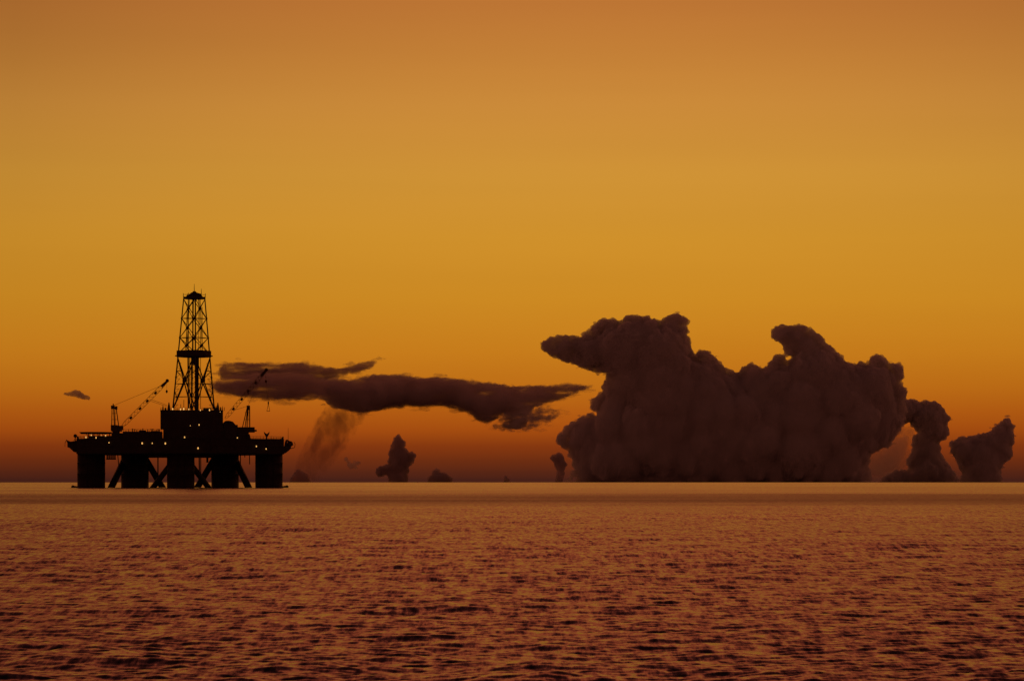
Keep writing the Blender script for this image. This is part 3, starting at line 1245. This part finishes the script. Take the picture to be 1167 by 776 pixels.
main = [(617, 393.3), (625.5, 385.4), (636.9, 382.5), (646.8, 382), (658, 384.8), (666.6, 379.7), (678, 369.8), (685, 364), (696.4, 363.5), (707.7, 367), (713.4, 360.4), (722, 359.3), (730.4, 360.4),
        (741.8, 362), (753, 367), (760, 360.4), (770, 357), (778.6, 360.4), (784.9, 367.8), (782.9, 371), (785.7, 386.8), (788.5, 401), (792.8, 406.6), (797, 401), (805.6, 400), (816.9, 408), (819.7, 415),
        (832.5, 421.7), (841, 426.5), (846.7, 418), (855, 414.3), (863.7, 416.6), (870.8, 420), (877.9, 412.3), (885, 406.6), (892, 406), (898.5, 412.8), (906, 406.3), (894, 403.3), (893, 397.4), (888, 387),
        (879, 383), (879, 376.7), (891, 370), (900, 372), (913, 370), (923.7, 375), (934, 381), (943, 393), (954.8, 403), (966.7, 413.7), (974, 413.7), (981.5, 411.6), (989, 410.7), (996.3, 405.7), (1005, 406),
        (1014, 413.7), (1023, 415), (1030, 421), (1030, 430), (1024.4, 434.4), (1032, 442), (1032, 452), (1027.4, 458), (1033, 466), (1030, 479), (1023, 492), (1014, 507), (992, 517), (990, 530), (993, 542), (996, 560),
        (641, 560), (645.4, 550), (649.6, 541), (653.9, 530), (652.5, 521.5), (646.8, 511.5), (636.9, 507), (634.6, 500), (639.7, 493), (651, 481.8), (665, 473), (676.5, 470.4), (674.3, 464.7), (675, 454.8),
        (680.8, 452), (687.9, 446), (685, 437.8), (690.7, 432), (692, 425), (676.5, 423.6), (656.7, 416), (642.5, 411), (628, 405), (618.4, 399.5)]
pillar = [(1014, 466), (1024, 458), (1037.8, 455), (1048, 458), (1064.4, 457), (1073, 462.6), (1082, 476), (1079, 483), (1082, 490.7), (1077.8, 499.6), (1070, 504), (1073, 519), (1080.7, 530.7), (1089.6, 539.6), (1094, 545.6),
          (1096, 560), (1000, 560), (1003, 546), (1012, 541), (1020, 536), (1034.8, 535), (1031.9, 528), (1037.8, 519), (1039, 510), (1040, 498), (1045, 492), (1037.8, 482), (1028, 482), (1016, 476)]
right = [(1082, 504), (1091, 501), (1094, 493.7), (1097, 499.6), (1108.9, 496.7), (1123.7, 493.7), (1134, 487.8), (1146, 476.8), (1151.9, 479), (1154.8, 486), (1155.7, 501), (1153, 510), (1154, 520), (1143, 527.8),
         (1140, 539.6), (1142, 560), (1093, 560), (1097, 539.6), (1091, 524.8), (1083.7, 513)]
make_cloud('cumulus_cloud', [main], YB, m_cum, 'huge dark cumulus bank rising from the horizon with two towering heads', 1, n_fill=1500, rmax=28, cover=1600, smooth=130, shreds=160, puff=(2.4, 7.5))
make_cloud('cumulus_cloud', [pillar], YB + 1800, m_tower, 'dark pillar shaped cumulus arching beside the right flank of the huge bank', 2, rmax=11, n_fill=900, depth=25, cover=200, inset=2.6, step=4, shreds=45, puff=(2.2, 6), disp=((5, 3.2), (2.3, 2.6)))
make_cloud('cumulus_cloud', [right], YB + 900, m_tower, 'dark wedge shaped cumulus with its peak leaning right, at the right edge', 3, rmax=11, n_fill=900, depth=25, cover=200, inset=2.6, step=4, shreds=45, puff=(2.2, 6), disp=((5, 3.2), (2.3, 2.6)))
make_cloud('veil_cloud', [[(1012, 499), (1026, 484), (1038, 486), (1043, 495), (1038, 515), (1033, 530), (1022, 542), (1002, 548), (986, 548), (984, 518)]], YB + 3500, m_veil,
           'thin glowing veil of cloud in the gap between bank and pillar', 4, rmax=12, n_fill=200, depth=12, puff=(3, 6))
make_cloud('cumulus_cloud', [[(627, 521.5), (634, 515.8), (641, 517), (645, 528.5), (642.5, 538.5), (639.7, 556), (631, 556), (636, 537), (631, 527)]], YB - 1500, m_small,
           'small curled cloud tucked under the left overhang of the huge bank', 5, rmax=8, n_fill=150, depth=8, puff=(2, 4), voxel=.7, disp=((6, 4), (2.5, 2)), smooth=5, inset=1.5, step=2.4)
make_cloud('cumulus_cloud', [[(452.6, 494.6), (461, 502), (463, 515), (474, 518), (471.5, 526.6), (465.7, 532), (463, 557), (445, 557), (442, 541), (430.7, 541), (428, 535), (442, 528), (445, 512)]], YB + 4000, m_small,
           'small upright cumulus turret with a low left shoulder on the horizon', 6, rmax=12, n_fill=250, depth=10, puff=(2, 5), voxel=.7, disp=((6, 4), (2.5, 2)), smooth=5, inset=1.5, step=2.4)
make_cloud('cumulus_cloud', [[(391, 519), (400, 524), (412.7, 526.6), (407, 534), (396, 535), (395, 528)]], YB + 4000, cloud_mat('scrap_vapour', 0.18 * F / (YB + 4000), WHITE),
           'tiny scrap of cloud floating left of the upright turret', 7, rmax=6, n_fill=80, depth=5, puff=(1.5, 3), voxel=.6, disp=((4, 1.6), (2, .8)))
make_cloud('cumulus_cloud', [[(331, 556), (331.7, 542.6), (340, 534), (346, 537), (352, 544), (354, 556)]], YB + 6000, m_small,
           'low dark cloud hump on the horizon just right of the rig', 8, rmax=8, n_fill=100, depth=8, puff=(2, 4), voxel=.7, disp=((6, 4), (2.5, 2)), smooth=5, inset=1.5, step=2.4)
make_cloud('cumulus_cloud', [[(486, 556), (487.5, 545.6), (496, 535.5), (509, 540), (515, 545.6), (517, 556)]], YB + 6000, m_small,
           'low rounded cloud hump on the horizon right of the upright turret', 9, rmax=8, n_fill=100, depth=8, puff=(2, 4), voxel=.7, disp=((6, 4), (2.5, 2)), smooth=5, inset=1.5, step=2.4)
make_cloud('cumulus_cloud', [[(572, 556), (573.5, 545), (577, 541), (581, 545.6), (583, 556)]], YB + 6000, m_small,
           'smallest dark bump of cloud on the open horizon', 10, rmax=5, n_fill=50, depth=5, puff=(1.5, 3), voxel=.6, disp=((4, 1.4), (2, .7)))

YS = 17000.0
ks = F / YS
px = YS / F
m_streak = cloud_mat('streak_vapour', 0.085 * ks, (0.9, 0.85, 0.82, 1), (44 * px, 260 * px, 9 * px, 0.33, 0.62, 0.06))
m_fila = cloud_mat('filament_vapour', 0.065 * ks, (0.9, 0.82, 0.78, 1), (60 * px, 260 * px, 8 * px, 0.34, 0.62, 0.05))
m_virga = cloud_mat('rain_veil_vapour', 0.026 * ks, (0.78, 0.5, 0.4, 1), (17 * px, 90 * px, 34 * px, 0.30, 0.75, 0.0))
streak = [(345, 437), (379.8, 431), (399.5, 433), (427, 427.4), (450.7, 427.4), (482, 431), (498, 429.4), (521.7, 433), (557, 436.5), (584.7, 440.5), (624, 440), (647.8, 438), (674, 441), (655.7, 448.5), (628, 458),
          (610, 464), (602, 472), (600, 484), (590, 489), (572, 488), (576, 478), (574, 471), (565, 478), (555, 483), (545, 478.7), (529.6, 468.8), (506, 463), (474, 463), (443, 465), (415, 471), (399.5, 469), (379.8, 463), (364, 453)]
KW = dict(shreds=90, shred_len=(4, 11), flat=4.0, smooth=6, kid_min=9, inset=0.3, voxel=.8, disp=((10, 7), (4, 4)), rmax=16, puff=(1.5, 4), depth=20, step=1.6)
make_cloud('streak_cloud', [streak], YS, m_streak, 'long flat dark streak of cloud tapering to a point towards the huge bank', 11, n_fill=900, **KW)
make_cloud('filament_cloud', [[(250, 420), (256, 414), (280, 413), (310, 415), (345, 414), (368, 419), (390, 420), (410, 414), (432, 409.5), (425, 418), (405, 425), (385, 430), (352, 440), (330, 434), (300, 432), (270, 432), (252, 431)]],
           YS + 900, m_fila, 'ragged upper cloud filament trailing left from the long streak, behind crane and derrick', 12, n_fill=500, **KW)
make_cloud('filament_cloud', [[(238, 438), (255, 431), (290, 426), (330, 425), (352, 428), (375, 440), (366, 453), (345, 456), (310, 456), (275, 453), (250, 448)]],
           YS - 700, m_fila, 'lower smooth band of thin cloud reaching left behind the derrick', 13, n_fill=400, **KW)
make_cloud('rain_veil', [[(372, 462), (420, 468), (408, 490), (394, 510), (378, 528), (362, 550), (332, 550), (342, 515), (355, 490)]], YS + 300, m_virga,
           'faint slanting rain veil hanging below the left end of the streak', 14, n_fill=250, flat=2.0, voxel=1.0, disp=((8, 3), (3, 2)), rmax=16, puff=(3, 6), depth=16, cat='rain veil')
make_cloud('filament_cloud', [[(560, 486), (575, 470), (590, 466), (620, 462), (640, 470), (625, 483), (600, 492), (575, 491)]], YS - 300, cloud_mat('wisp_vapour', 0.035 * ks, WHITE, (13 * px, 160 * px, 6 * px, 0.38, 0.65)),
           'thin ragged wisp under the right end of the long streak', 15, n_fill=200, **KW)
make_cloud('filament_cloud', [[(70.5, 448.8), (77.4, 447), (85.6, 444.2), (91, 445.2), (96.6, 449.4), (103.5, 452), (102, 455.8), (93.8, 455.2), (85.6, 452.5), (77.4, 451.2)]], YS, cloud_mat('lone_wisp_vapour', 0.12 * ks, WHITE),
           'small lone wisp of cloud in the clear sky above the left end of the rig', 16, n_fill=100, flat=2.0, voxel=.5, disp=((4, 1.4), (1.5, .7)), rmax=5, puff=(1, 2), depth=6, step=1.2, inset=.2, kid_min=9)
